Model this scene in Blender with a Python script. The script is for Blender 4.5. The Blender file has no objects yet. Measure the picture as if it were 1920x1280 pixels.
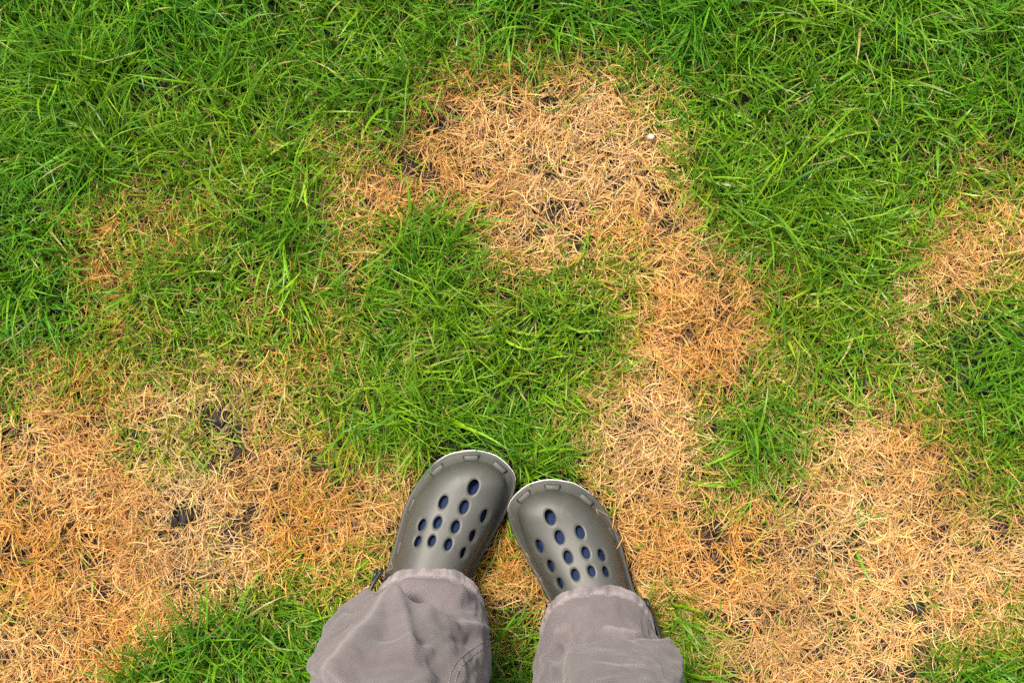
import bpy, bmesh, math
import numpy as np
from mathutils import Vector, Matrix
from mathutils.bvhtree import BVHTree

# ------------------------------------------------------------------ camera, sky, sun, exposure
scene = bpy.context.scene
CAM_H = 1.40                 # lens height above the soil, looking straight down
S0 = 1735.0                  # photo pixels per metre on the soil (photo is 1920 x 1280)
cam_d = bpy.data.cameras.new('camera')
cam_d.sensor_width = 36.0
cam_d.lens = 36.0 * CAM_H / (1920.0 / S0)
cam_d.clip_start = 0.02
cam_d.clip_end = 500.0
cam = bpy.data.objects.new('camera', cam_d)
cam.location = (0, 0, CAM_H)
cam.rotation_euler = (0, 0, 0)
scene.collection.objects.link(cam)
scene.camera = cam

SUN_EL, SUN_AZ = math.radians(62), math.radians(-35)      # azimuth clockwise from +Y
world = bpy.data.worlds.new('World')
scene.world = world
world.use_nodes = True
wn = world.node_tree.nodes
sky = wn.new('ShaderNodeTexSky')
sky.sky_type = 'NISHITA'
sky.sun_disc = False
sky.sun_elevation = SUN_EL
sky.sun_rotation = SUN_AZ
sky.air_density = 1.0
sky.dust_density = 6.0
sky.ozone_density = 1.0
wn['Background'].inputs['Strength'].default_value = 0.07
world.node_tree.links.new(sky.outputs[0], wn['Background'].inputs['Color'])

sun_d = bpy.data.lights.new('sun', 'SUN')
sun_d.energy = 1.5
sun_d.angle = math.radians(10)
sun_d.color = (1.0, 0.93, 0.82)
sun = bpy.data.objects.new('sun', sun_d)
sdir = Vector((math.sin(SUN_AZ) * math.cos(SUN_EL), math.cos(SUN_AZ) * math.cos(SUN_EL), math.sin(SUN_EL)))
sun.rotation_euler = sdir.to_track_quat('Z', 'Y').to_euler()
sun.location = sdir * 5
scene.collection.objects.link(sun)

scene.view_settings.view_transform = 'Standard'
scene.view_settings.look = 'None'
scene.view_settings.exposure = 1.74
scene.view_settings.gamma = 1.0
scene.view_settings.use_curve_mapping = False
scene.cycles.use_denoising = False
scene.cycles.max_bounces = 8
scene.cycles.diffuse_bounces = 5
scene.cycles.transmission_bounces = 5
scene.cycles.glossy_bounces = 3

# ------------------------------------------------------------------ helpers
rng = np.random.default_rng(11)

def px2w(px, py, z=0.0):
    """photo pixel -> world x, y on the horizontal plane z"""
    k = (CAM_H - z) / CAM_H / S0
    return (np.asarray(px, float) - 960.0) * k, (640.0 - np.asarray(py, float)) * k

def w2px(x, y, z):
    k = (CAM_H - z) / CAM_H / S0
    return x / k + 960.0, 640.0 - y / k

def smooth(a, b, x):
    t = np.clip((np.asarray(x, float) - a) / (b - a), 0, 1)
    return t * t * (3 - 2 * t)

def make_noise(seed):
    tab = np.random.default_rng(seed).random((256, 256))
    def n(x, y):
        xi = np.floor(x).astype(int); yi = np.floor(y).astype(int)
        fx = x - xi; fy = y - yi
        fx = fx * fx * (3 - 2 * fx); fy = fy * fy * (3 - 2 * fy)
        a = tab[xi % 256, yi % 256]; b = tab[(xi + 1) % 256, yi % 256]
        c = tab[xi % 256, (yi + 1) % 256]; d = tab[(xi + 1) % 256, (yi + 1) % 256]
        return (a * (1 - fx) + b * fx) * (1 - fy) + (c * (1 - fx) + d * fx) * fy
    return n

def fbm(n, x, y, oct=3):
    s = 0; a = 0.5; t = 0
    for i in range(oct):
        s = s + a * n(x * 2 ** i + 17.3 * i, y * 2 ** i - 9.1 * i); t += a; a *= 0.5
    return s / t          # 0..1

nA, nB, nC, nD = [make_noise(s) for s in (1, 2, 3, 4)]

def link(o, parent=None):
    scene.collection.objects.link(o)
    if parent is not None:
        o.parent = parent
    return o

def mesh_obj(name, verts, faces, mat=None, parent=None, smooth_shade=True):
    me = bpy.data.meshes.new(name)
    me.from_pydata([tuple(v) for v in verts], [], [tuple(f) for f in faces])
    me.update()
    if smooth_shade:
        me.polygons.foreach_set('use_smooth', np.ones(len(me.polygons), bool))
    o = bpy.data.objects.new(name, me)
    if mat:
        me.materials.append(mat)
    return link(o, parent)

def tag(o, label=None, cat=None, group=None, kind=None):
    if label: o['label'] = label
    if cat: o['category'] = cat
    if group: o['group'] = group
    if kind: o['kind'] = kind
    return o

def empty(name, loc=(0, 0, 0)):
    o = bpy.data.objects.new(name, None)
    o.location = loc
    o.empty_display_size = 0.05
    return link(o)

def new_mat(name):
    m = bpy.data.materials.new(name)
    m.use_nodes = True
    nt = m.node_tree
    return m, nt, nt.nodes['Principled BSDF']

def nd(nt, t, **kw):
    n = nt.nodes.new(t)
    for k, v in kw.items():
        if k in n.inputs:
            n.inputs[k].default_value = v
        else:
            setattr(n, k, v)
    return n

# ------------------------------------------------------------------ materials
def blade_material(name, transl, rough, spec):
    m, nt, b = new_mat(name)
    L = nt.links
    at = nd(nt, 'ShaderNodeAttribute', attribute_name='Col')
    geo = nd(nt, 'ShaderNodeNewGeometry')
    nz = nd(nt, 'ShaderNodeTexNoise', Scale=260.0, Detail=2.0)
    L.new(geo.outputs['Position'], nz.inputs['Vector'])
    mr = nd(nt, 'ShaderNodeMapRange')
    mr.inputs['From Min'].default_value = 0.3; mr.inputs['From Max'].default_value = 0.7
    mr.inputs['To Min'].default_value = 0.82; mr.inputs['To Max'].default_value = 1.15
    L.new(nz.outputs['Fac'], mr.inputs['Value'])
    mx = nd(nt, 'ShaderNodeVectorMath', operation='SCALE')
    L.new(at.outputs['Color'], mx.inputs[0]); L.new(mr.outputs[0], mx.inputs['Scale'])
    L.new(mx.outputs[0], b.inputs['Base Color'])
    b.inputs['Roughness'].default_value = rough
    b.inputs['Specular IOR Level'].default_value = spec
    tr = nd(nt, 'ShaderNodeBsdfTranslucent')
    L.new(mx.outputs[0], tr.inputs['Color'])
    ms = nd(nt, 'ShaderNodeMixShader', Fac=transl)
    L.new(b.outputs[0], ms.inputs[1]); L.new(tr.outputs[0], ms.inputs[2])
    L.new(ms.outputs[0], nt.nodes['Material Output'].inputs['Surface'])
    return m

M_GRASS = blade_material('grass_blade', 0.24, 0.38, 0.32)
M_STRAW = blade_material('straw_blade', 0.18, 0.6, 0.3)

def soil_material():
    m, nt, b = new_mat('soil')
    L = nt.links
    geo = nd(nt, 'ShaderNodeNewGeometry')
    n1 = nd(nt, 'ShaderNodeTexNoise', Scale=90.0, Detail=6.0, Roughness=0.65)
    L.new(geo.outputs['Position'], n1.inputs['Vector'])
    r1 = nd(nt, 'ShaderNodeValToRGB')
    r1.color_ramp.elements[0].position = 0.3; r1.color_ramp.elements[0].color = (0.008, 0.0065, 0.006, 1)
    r1.color_ramp.elements[1].position = 0.75; r1.color_ramp.elements[1].color = (0.034, 0.026, 0.023, 1)
    L.new(n1.outputs['Fac'], r1.inputs['Fac'])
    # lawn seen from afar (beyond the built blades)
    n2 = nd(nt, 'ShaderNodeTexNoise', Scale=2.6, Detail=7.0, Roughness=0.7)
    L.new(geo.outputs['Position'], n2.inputs['Vector'])
    r2 = nd(nt, 'ShaderNodeValToRGB')
    r2.color_ramp.elements[0].position = 0.42; r2.color_ramp.elements[0].color = (0.035, 0.095, 0.012, 1)
    r2.color_ramp.elements[1].position = 0.68; r2.color_ramp.elements[1].color = (0.30, 0.19, 0.075, 1)
    L.new(n2.outputs['Fac'], r2.inputs['Fac'])
    ln = nd(nt, 'ShaderNodeVectorMath', operation='LENGTH')
    L.new(geo.outputs['Position'], ln.inputs[0])
    mr = nd(nt, 'ShaderNodeMapRange')
    mr.inputs['From Min'].default_value = 0.66; mr.inputs['From Max'].default_value = 1.0
    L.new(ln.outputs['Value'], mr.inputs['Value'])
    mx = nd(nt, 'ShaderNodeMix', data_type='RGBA')
    L.new(mr.outputs[0], mx.inputs['Factor'])
    L.new(r1.outputs[0], mx.inputs[6]); L.new(r2.outputs[0], mx.inputs[7])
    L.new(mx.outputs[2], b.inputs['Base Color'])
    b.inputs['Roughness'].default_value = 0.9
    b.inputs['Specular IOR Level'].default_value = 0.25
    n3 = nd(nt, 'ShaderNodeTexNoise', Scale=320.0, Detail=5.0)
    L.new(geo.outputs['Position'], n3.inputs['Vector'])
    bp = nd(nt, 'ShaderNodeBump', Strength=0.6, Distance=0.003)
    L.new(n3.outputs['Fac'], bp.inputs['Height'])
    L.new(bp.outputs[0], b.inputs['Normal'])
    return m

def rubber_material(name, col, rough, bump=0.10, dust=0.25):
    m, nt, b = new_mat(name)
    L = nt.links
    tc = nd(nt, 'ShaderNodeTexCoord')
    n1 = nd(nt, 'ShaderNodeTexNoise', Scale=28.0, Detail=5.0, Roughness=0.6)
    L.new(tc.outputs['Object'], n1.inputs['Vector'])
    r = nd(nt, 'ShaderNodeValToRGB')
    c = np.array(col)
    r.color_ramp.elements[0].position = 0.32; r.color_ramp.elements[0].color = (*(c * 0.93), 1)
    r.color_ramp.elements[1].position = 0.72; r.color_ramp.elements[1].color = (*(c * 1.05 + 0.008), 1)
    L.new(n1.outputs['Fac'], r.inputs['Fac'])
    # fine scuffs
    n2 = nd(nt, 'ShaderNodeTexNoise', Scale=140.0, Detail=3.0)
    mp = nd(nt, 'ShaderNodeMapping'); mp.inputs['Scale'].default_value = (1.0, 0.25, 1.0)
    L.new(tc.outputs['Object'], mp.inputs['Vector']); L.new(mp.outputs[0], n2.inputs['Vector'])
    rr = nd(nt, 'ShaderNodeMapRange')
    rr.inputs['From Min'].default_value = 0.62; rr.inputs['From Max'].default_value = 0.78
    rr.inputs['To Max'].default_value = dust
    L.new(n2.outputs['Fac'], rr.inputs['Value'])
    mx = nd(nt, 'ShaderNodeMix', data_type='RGBA')
    mx.inputs[7].default_value = (*(c * 1.35 + 0.03), 1)
    L.new(rr.outputs[0], mx.inputs['Factor']); L.new(r.outputs[0], mx.inputs[6])
    L.new(mx.outputs[2], b.inputs['Base Color'])
    ro = nd(nt, 'ShaderNodeMapRange')
    ro.inputs['To Min'].default_value = rough - 0.06; ro.inputs['To Max'].default_value = rough + 0.10
    L.new(n1.outputs['Fac'], ro.inputs['Value']); L.new(ro.outputs[0], b.inputs['Roughness'])
    b.inputs['Specular IOR Level'].default_value = 0.5
    n3 = nd(nt, 'ShaderNodeTexNoise', Scale=900.0, Detail=2.0)
    L.new(tc.outputs['Object'], n3.inputs['Vector'])
    bp = nd(nt, 'ShaderNodeBump', Strength=bump, Distance=0.0006)
    L.new(n3.outputs['Fac'], bp.inputs['Height']); L.new(bp.outputs[0], b.inputs['Normal'])
    return m

M_SOIL = soil_material()
M_CLOG = rubber_material('clog_foam', (0.056, 0.057, 0.047), 0.50, dust=0.5)
M_LIP_GLINT = rubber_material('clog_lip_glint', (0.62, 0.62, 0.60), 0.35)  # sky highlight on the toe lip, put in as a pale colour
M_STRAP = rubber_material('black_strap', (0.018, 0.018, 0.018), 0.35)

def cloth_material():
    m, nt, b = new_mat('faded_twill')
    L = nt.links
    uv = nd(nt, 'ShaderNodeUVMap', uv_map='UVMap')
    n1 = nd(nt, 'ShaderNodeTexNoise', Scale=14.0, Detail=6.0, Roughness=0.65)
    L.new(uv.outputs[0], n1.inputs['Vector'])
    r = nd(nt, 'ShaderNodeValToRGB')
    r.color_ramp.elements[0].position = 0.30; r.color_ramp.elements[0].color = (0.110, 0.093, 0.094, 1)
    r.color_ramp.elements[1].position = 0.72; r.color_ramp.elements[1].color = (0.165, 0.142, 0.144, 1)
    L.new(n1.outputs['Fac'], r.inputs['Fac'])
    # diagonal twill ribs
    mp = nd(nt, 'ShaderNodeMapping'); mp.inputs['Rotation'].default_value = (0, 0, math.radians(38))
    L.new(uv.outputs[0], mp.inputs['Vector'])
    wv = nd(nt, 'ShaderNodeTexWave', wave_type='BANDS', bands_direction='X', Scale=160.0, Distortion=1.5, Detail=2.0)
    L.new(mp.outputs[0], wv.inputs['Vector'])
    n2 = nd(nt, 'ShaderNodeTexNoise', Scale=900.0, Detail=3.0, Roughness=0.7)
    L.new(uv.outputs[0], n2.inputs['Vector'])
    add = nd(nt, 'ShaderNodeMath', operation='MULTIPLY_ADD')
    L.new(wv.outputs['Fac'], add.inputs[0]); add.inputs[1].default_value = 0.6
    L.new(n2.outputs['Fac'], add.inputs[2])
    mr = nd(nt, 'ShaderNodeMapRange')
    mr.inputs['From Min'].default_value = 0.3; mr.inputs['From Max'].default_value = 1.2
    mr.inputs['To Min'].default_value = 0.76; mr.inputs['To Max'].default_value = 1.22
    L.new(add.outputs[0], mr.inputs['Value'])
    # wear attribute: rubbed pale hem and ridges
    at = nd(nt, 'ShaderNodeAttribute', attribute_name='Wear')
    mx = nd(nt, 'ShaderNodeMix', data_type='RGBA')
    mx.inputs[7].default_value = (0.30, 0.265, 0.258, 1)
    L.new(at.outputs['Fac'], mx.inputs['Factor']); L.new(r.outputs[0], mx.inputs[6])
    sc = nd(nt, 'ShaderNodeVectorMath', operation='SCALE')
    L.new(mx.outputs[2], sc.inputs[0]); L.new(mr.outputs[0], sc.inputs['Scale'])
    L.new(sc.outputs[0], b.inputs['Base Color'])
    b.inputs['Roughness'].default_value = 0.92
    b.inputs['Specular IOR Level'].default_value = 0.15
    b.inputs['Sheen Weight'].default_value = 0.15
    bp = nd(nt, 'ShaderNodeBump', Strength=0.22, Distance=0.0006)
    L.new(add.outputs[0], bp.inputs['Height']); L.new(bp.outputs[0], b.inputs['Normal'])
    return m

def plain_material(name, col, rough=0.8, nscale=300.0, var=0.2, bump=0.3):
    m, nt, b = new_mat(name)
    L = nt.links
    tc = nd(nt, 'ShaderNodeTexCoord')
    n1 = nd(nt, 'ShaderNodeTexNoise', Scale=nscale, Detail=4.0)
    L.new(tc.outputs['Object'], n1.inputs['Vector'])
    r = nd(nt, 'ShaderNodeValToRGB')
    c = np.array(col)
    r.color_ramp.elements[0].position = 0.3; r.color_ramp.elements[0].color = (*(c * (1 - var)), 1)
    r.color_ramp.elements[1].position = 0.7; r.color_ramp.elements[1].color = (*(c * (1 + var)), 1)
    L.new(n1.outputs['Fac'], r.inputs['Fac']); L.new(r.outputs[0], b.inputs['Base Color'])
    b.inputs['Roughness'].default_value = rough
    b.inputs['Specular IOR Level'].default_value = 0.25
    bp = nd(nt, 'ShaderNodeBump', Strength=bump, Distance=0.001)
    L.new(n1.outputs['Fac'], bp.inputs['Height']); L.new(bp.outputs[0], b.inputs['Normal'])
    return m

M_CLOTH = cloth_material()
M_SOCK = plain_material('navy_knit', (0.006, 0.017, 0.060), 0.75, 700.0, 0.45, 0.6)
M_THREAD = plain_material('pale_thread', (0.30, 0.265, 0.26), 0.8, 500.0, 0.15, 0.2)
M_CLOD = plain_material('soil_clod', (0.028, 0.024, 0.024), 0.9, 160.0, 0.5, 1.0)
M_PEBBLE = plain_material('pale_pebble', (0.62, 0.46, 0.42), 0.6, 200.0, 0.12, 0.3)

# ------------------------------------------------------------------ ground
def soil_z(x, y):
    near = 1 - smooth(0.9, 1.8, np.hypot(x, y))
    return (fbm(nA, x * 14 + 40, y * 14 + 40, 4) - 0.5) * 0.014 * (0.25 + 0.75 * near) - 0.004

def build_ground():
    a = np.linspace(-0.72, 0.72, 181)
    far = np.array([0.8, 0.95, 1.2, 1.6, 2.2, 3.2, 5, 9, 18, 40, 90, 200])
    ax = np.concatenate([-far[::-1], a, far])
    X, Y = np.meshgrid(ax, ax, indexing='ij')
    Z = soil_z(X, Y)
    n = len(ax)
    v = np.stack([X, Y, Z], -1).reshape(-1, 3)
    i = np.arange(n - 1)[:, None] * n + np.arange(n - 1)[None, :]
    f = np.stack([i, i + n, i + n + 1, i + 1], -1).reshape(-1, 4)
    o = mesh_obj('ground', v.tolist(), f.tolist(), M_SOIL)
    tag(o, 'dark brown soil under the patchy lawn', 'ground', kind='structure')
build_ground()

# ------------------------------------------------------------------ clogs
R20 = math.radians(20.0)
TOE_PX = (880.0, 846.0)
# plan outline of the left clog, pixels in (across, along) from the toe point, clockwise from the outer rear
OUT = [(-66, -300), (-68, -262), (-69.3, -225), (-73, -180), (-75.7, -143), (-72, -103), (-58.7, -57), (-37, -23.7),
       (-16, -8), (9, 4), (35, 8.5), (55, 7), (81.5, -4), (97, -20), (103, -46), (102, -80), (97, -118), (91, -158),
       (85, -195), (81, -235), (78, -280), (78, -330), (79, -385), (72, -440), (52, -480), (18, -496), (-18, -488),
       (-45, -455), (-58, -405), (-63, -350)]
UC = 14.0                                    # centre line offset
PXM = (CAM_H - 0.03) / CAM_H / S0            # metre per pixel at rim height

def catmull(pts, n, closed=True):
    P = np.array(pts, float); m = len(P)
    d = np.linalg.norm(np.roll(P, -1, 0) - P, axis=1)
    cum = np.concatenate([[0], np.cumsum(d)])
    t = np.linspace(0, cum[-1], n, endpoint=False)
    k = np.clip(np.searchsorted(cum, t, 'right') - 1, 0, m - 1)
    f = ((t - cum[k]) / d[k])[:, None]
    p0, p1, p2, p3 = P[(k - 1) % m], P[k], P[(k + 1) % m], P[(k + 2) % m]
    return 0.5 * (2 * p1 + (p2 - p0) * f + (2 * p0 - 5 * p1 + 4 * p2 - p3) * f ** 2 + (3 * p1 - p0 - 3 * p2 + p3) * f ** 3)

NO = 400
outline = catmull([((u - UC) * PXM, v * PXM) for u, v in OUT], NO)      # local metres, y forward, toe at 0

def shrink(poly, d):
    t = np.roll(poly, -1, 0) - np.roll(poly, 1, 0)
    t /= np.linalg.norm(t, axis=1)[:, None] + 1e-12
    n = np.stack([t[:, 1], -t[:, 0]], 1)      # clockwise polygon -> inward normal
    return poly + n * d

def rim_z(v):                                 # height of the sole's upper edge along the clog
    return 0.026 + 0.010 * smooth(-0.07, 0.01, v) + 0.004 * smooth(-0.2, -0.27, v)

def crown_z(v):
    return 0.0695 + 0.30 * 0.012 * np.log1p(np.exp((-0.045 - np.asarray(v, float)) / 0.012))

def spine_pt(i0, i1, idx, q):
    pass

# the upper is lofted from the outline (front part) to a spine line
vv = outline[:, 1]
front = np.where(vv > -0.158)[0]
# make contiguous starting at the outer rear, going round the toe to the inner rear
start = [i for i in range(NO) if vv[i] > -0.158 and vv[i - 1] <= -0.158][0]
cnt = len(front)
tau_idx = [(start + k) % NO for k in range(cnt)]
RIM = outline[tau_idx]
SP_A, SP_B = np.array([-0.002, -0.138]), np.array([0.003, -0.036])
vt = RIM[:, 1]
sfrac = np.clip((vt - (-0.158)) / (-0.030 - (-0.158)), 0, 1)
sfrac = 1 - (1 - sfrac) ** 1.25
sfrac = (sfrac + sfrac[::-1]) / 2
SPINE = SP_A[None] * (1 - sfrac[:, None]) + SP_B[None] * sfrac[:, None]
NR = 56
rho = np.linspace(0, 1, NR) ** 1.15

def upper_surface(off=0.0, shelf=True):
    P = np.zeros((cnt, NR, 3))
    tl = np.linspace(0, 1, cnt)
    length = np.linalg.norm(SPINE - RIM, axis=1)
    zr = rim_z(RIM[:, 1])
    zc = crown_z(SPINE[:, 1])
    toe = smooth(-0.075, -0.02, RIM[:, 1])
    sw = (0.0055 + 0.0040 * toe) / length     # shelf width as a fraction
    sh = 0.0080                               # shelf rise
    for j, r in enumerate(rho):
        xy = RIM * (1 - r) + SPINE * r
        rs = np.clip(r / sw, 0, 1)
        rd = np.clip((r - sw) / (1 - sw), 0, 1)
        dome = (1 - (1 - rd) ** 2.7) ** (1 / 2.5)
        z = zr + sh * rs * (0.6 + 0.4 * rs) + (crown_z(xy[:, 1]) - zr - sh) * dome
        P[:, j, 0:2] = xy; P[:, j, 2] = z
    return P

base_up = upper_surface()

def grid_normals(P):
    du = np.gradient(P, axis=0); dv = np.gradient(P, axis=1)
    n = np.cross(dv, du)
    n /= np.linalg.norm(n, axis=2)[..., None] + 1e-12
    if n[cnt // 2, NR // 2, 2] < 0:
        n = -n
    e = n[:, -1] + n[::-1, -1]; e /= np.linalg.norm(e, axis=1)[:, None] + 1e-12
    n[:, -1] = e                      # both halves share the spine
    return n

# hole centres (photo pixels on the left clog) and half sizes in metres
HOLES_PX = [(887.5, 913, 1.22), (831, 940.5, 1.04), (870, 950, 1.08), (908.8, 967.7, 1.08), (790, 983, .95), (820.4, 978.8, .95),
            (854, 987, 1.0), (887.5, 1004.6, .98), (782, 1013.8, .86), (809.7, 1013, .86), (840.5, 1020, .92), (870, 1036.6, .88)]
HOLE_A, HOLE_B = 0.0044, 0.0070

toe_w = px2w(TOE_PX[0], TOE_PX[1], 0.03)
CL = Matrix.Translation((float(toe_w[0]), float(toe_w[1]), 0)) @ Matrix.Rotation(-R20, 4, 'Z') @ Matrix.Translation((-UC * PXM * -1, 0, 0))
CLi = CL.inverted()

def grid_faces(nu, nv, close_u=False):
    f = []
    for i in range(nu if close_u else nu - 1):
        for j in range(nv - 1):
            a = i * nv + j; b = ((i + 1) % nu) * nv + j
            f.append((a, b, b + 1, a + 1))
    return f

def find_holes():
    P = base_up.reshape(-1, 3)
    bv = BVHTree.FromPolygons([Vector(p) for p in P], grid_faces(cnt, NR))
    out = []
    for px, py, s in HOLES_PX:
        x, y = px2w(px, py, 0.0)
        o = CLi @ Vector((0, 0, CAM_H)); d = (CLi @ Vector((float(x), float(y), 0)) - o).normalized()
        hit, nrm, _, _ = bv.ray_cast(o, d)
        if hit is None:
            continue
        if nrm.z < 0: nrm = -nrm
        out.append((hit, nrm, s))
    return out
HOLES = find_holes()

def build_upper_mesh(name):
    P = base_up.copy()
    N = grid_normals(P)
    # soft sink round each hole
    disp = np.zeros(P.shape[:2])
    for h, n, s in HOLES:
        d = np.sqrt(((P[..., 0] - h.x) / (HOLE_A * s)) ** 2 + ((P[..., 1] - h.y) / (HOLE_B * s)) ** 2)
        disp -= 0.0011 * (1 - smooth(0.85, 1.32, d))
    # collar seam groove near the opening
    L = np.linspace(0, 1, NR)
    v = P[..., 1] + 0.0 * P[..., 0]
    vg = -0.1225 - 2.6 * (P[..., 0] - 0.004) ** 2 / 0.05
    g = np.abs(v - vg)
    disp -= 0.0013 * np.exp(-(g / 0.0011) ** 2)
    disp += 0.0010 * smooth(0.0, -0.003, v - vg) * smooth(0.055, 0.075, P[..., 2])
    disp[:, -1] = (disp[:, -1] + disp[::-1, -1]) / 2
    P = P + N * disp[..., None]
    outer = P
    inner = P - N * 0.0042
    nv = cnt * NR
    V = np.concatenate([outer.reshape(-1, 3), inner.reshape(-1, 3)])
    F = grid_faces(cnt, NR)
    n1 = N[cnt // 2, NR // 2]
    Fo = [f for f in F]; Fi = [tuple(i + nv for i in reversed(f)) for f in F]
    # close the border: rim side (j=0) and rear ends (i=0, cnt-1); the spine edge is welded
    Fb = []
    for i in range(cnt - 1):
        a, b = i * NR, (i + 1) * NR
        Fb.append((b, a, a + nv, b + nv))
    for j in range(NR - 1):
        a = j; Fb.append((a, a + 1, a + 1 + nv, a + nv))
        a = (cnt - 1) * NR + j; Fb.append((a + 1, a, a + nv, a + 1 + nv))
    me = bpy.data.meshes.new(name)
    bm = bmesh.new()
    bv = [bm.verts.new(p) for p in V]
    for f in Fo + Fi + Fb:
        try: bm.faces.new([bv[i] for i in f])
        except ValueError: pass
    bmesh.ops.remove_doubles(bm, verts=bm.verts, dist=0.00012)
    # weld the two halves along the spine (they meet there by construction)
    sp = [w for w in bm.verts if w.is_boundary]
    bmesh.ops.recalc_face_normals(bm, faces=bm.faces)
    bm.to_mesh(me); bm.free()
    return me

def cutter_mesh():
    bm = bmesh.new()
    K = 28
    for h, n, s in HOLES:
        z = (n * 0.7 + Vector((0, 0, 0.3))).normalized()
        y = Vector((0, 1, 0)); y = (y - z * y.dot(z)).normalized(); x = y.cross(z)
        top, bot = [], []
        for k in range(K):
            a = 2 * math.pi * k / K
            p = h + x * (HOLE_A * s * math.cos(a)) + y * (HOLE_B * s * math.sin(a))
            top.append(bm.verts.new(p + z * 0.010)); bot.append(bm.verts.new(p - z * 0.010))
        bm.faces.new(top); bm.faces.new(bot[::-1])
        for k in range(K):
            bm.faces.new((top[k], bot[k], bot[(k + 1) % K], top[(k + 1) % K]))
    bmesh.ops.recalc_face_normals(bm, faces=bm.faces)
    me = bpy.data.meshes.new('cutter'); bm.to_mesh(me); bm.free()
    return me

def pierced_upper():
    o = bpy.data.objects.new('upper_tmp', build_upper_mesh('upper')); scene.collection.objects.link(o)
    c = bpy.data.objects.new('cut_tmp', cutter_mesh()); scene.collection.objects.link(c)
    md = o.modifiers.new('b', 'BOOLEAN'); md.operation = 'DIFFERENCE'; md.object = c; md.solver = 'EXACT'
    dg = bpy.context.evaluated_depsgraph_get()
    me = bpy.data.meshes.new_from_object(o.evaluated_get(dg))
    bpy.data.objects.remove(o); bpy.data.objects.remove(c)
    me.name = 'upper'
    bm = bmesh.new(); bm.from_mesh(me)
    for f in bm.faces: f.smooth = True
    for e in bm.edges:
        e.smooth = not (len(e.link_faces) == 2 and e.calc_face_angle(0) > math.radians(38))
    bm.to_mesh(me); bm.free()
    me.materials.clear(); me.materials.append(M_CLOG)
    return me

def loft_rings(rings, cap_first=True, cap_last=True):
    n = len(rings[0]); V = [tuple(p) for r in rings for p in r]; F = []
    for k in range(len(rings) - 1):
        for i in range(n):
            j = (i + 1) % n
            F.append((k * n + i, k * n + j, (k + 1) * n + j, (k + 1) * n + i))
    if cap_first: F.append(tuple(range(n))[::-1])
    if cap_last: F.append(tuple((len(rings) - 1) * n + i for i in range(n)))
    return V, F

def ring(poly, z):
    return np.column_stack([poly, z if np.ndim(z) else np.full(len(poly), z)])

def sole_mesh():
    v = outline[:, 1]
    zb = 0.003 + 0.012 * smooth(-0.055, 0.01, v) + 0.004 * smooth(-0.24, -0.28, v)
    zr = rim_z(v)
    rings = [ring(shrink(outline, 0.008), zb), ring(shrink(outline, 0.0035), zb + 0.0005), ring(shrink(outline, 0.0018), zb + 0.004)]
    rings += [ring(shrink(outline, 0.0016), zb * .5 + zr * .5), ring(shrink(outline, 0.0012), zr - 0.006), ring(shrink(outline, -0.0002), zr - 0.0038),
              ring(shrink(outline, -0.0014), zr - 0.0026), ring(shrink(outline, -0.0018), zr - 0.0010), ring(shrink(outline, -0.0013), zr + 0.0006), ring(shrink(outline, 0.0002), zr + 0.0012),
              ring(shrink(outline, 0.0030), zr + 0.0004), ring(shrink(outline, 0.0060), zr - 0.003), ring(shrink(outline, 0.009), zr - 0.006)]
    V, F = loft_rings(rings)
    return V, F

def toe_glint_mesh():
    """thin pale tube that paints the sky highlight on the upturned toe lip"""
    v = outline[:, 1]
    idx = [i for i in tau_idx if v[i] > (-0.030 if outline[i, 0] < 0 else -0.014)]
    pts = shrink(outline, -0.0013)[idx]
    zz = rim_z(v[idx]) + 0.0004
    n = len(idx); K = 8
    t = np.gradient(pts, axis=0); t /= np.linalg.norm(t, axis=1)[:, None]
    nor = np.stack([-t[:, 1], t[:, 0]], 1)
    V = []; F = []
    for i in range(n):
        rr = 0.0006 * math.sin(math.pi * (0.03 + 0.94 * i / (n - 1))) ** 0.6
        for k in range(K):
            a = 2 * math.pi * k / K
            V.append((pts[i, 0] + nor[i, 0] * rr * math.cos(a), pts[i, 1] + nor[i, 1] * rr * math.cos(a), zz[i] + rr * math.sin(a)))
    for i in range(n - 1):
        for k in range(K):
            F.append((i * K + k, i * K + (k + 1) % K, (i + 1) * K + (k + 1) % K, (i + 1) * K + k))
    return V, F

def bevel_box(sx, sy, sz, taper=0.75, bev=0.0007):
    bm = bmesh.new()
    b = [bm.verts.new((x * sx / 2, y * sy / 2, 0)) for x, y in ((-1, -1), (1, -1), (1, 1), (-1, 1))]
    t = [bm.verts.new((x * sx / 2 * taper, y * sy / 2 * taper, sz)) for x, y in ((-1, -1), (1, -1), (1, 1), (-1, 1))]
    bm.faces.new(b[::-1]); bm.faces.new(t)
    for k in range(4):
        bm.faces.new((b[k], b[(k + 1) % 4], t[(k + 1) % 4], t[k]))
    bmesh.ops.bevel(bm, geom=list(bm.edges), offset=bev, segments=2, affect='EDGES', profile=0.5)
    me = bpy.data.meshes.new('toe_lug'); bm.to_mesh(me); bm.free()
    me.polygons.foreach_set('use_smooth', np.ones(len(me.polygons), bool))
    return me

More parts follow.
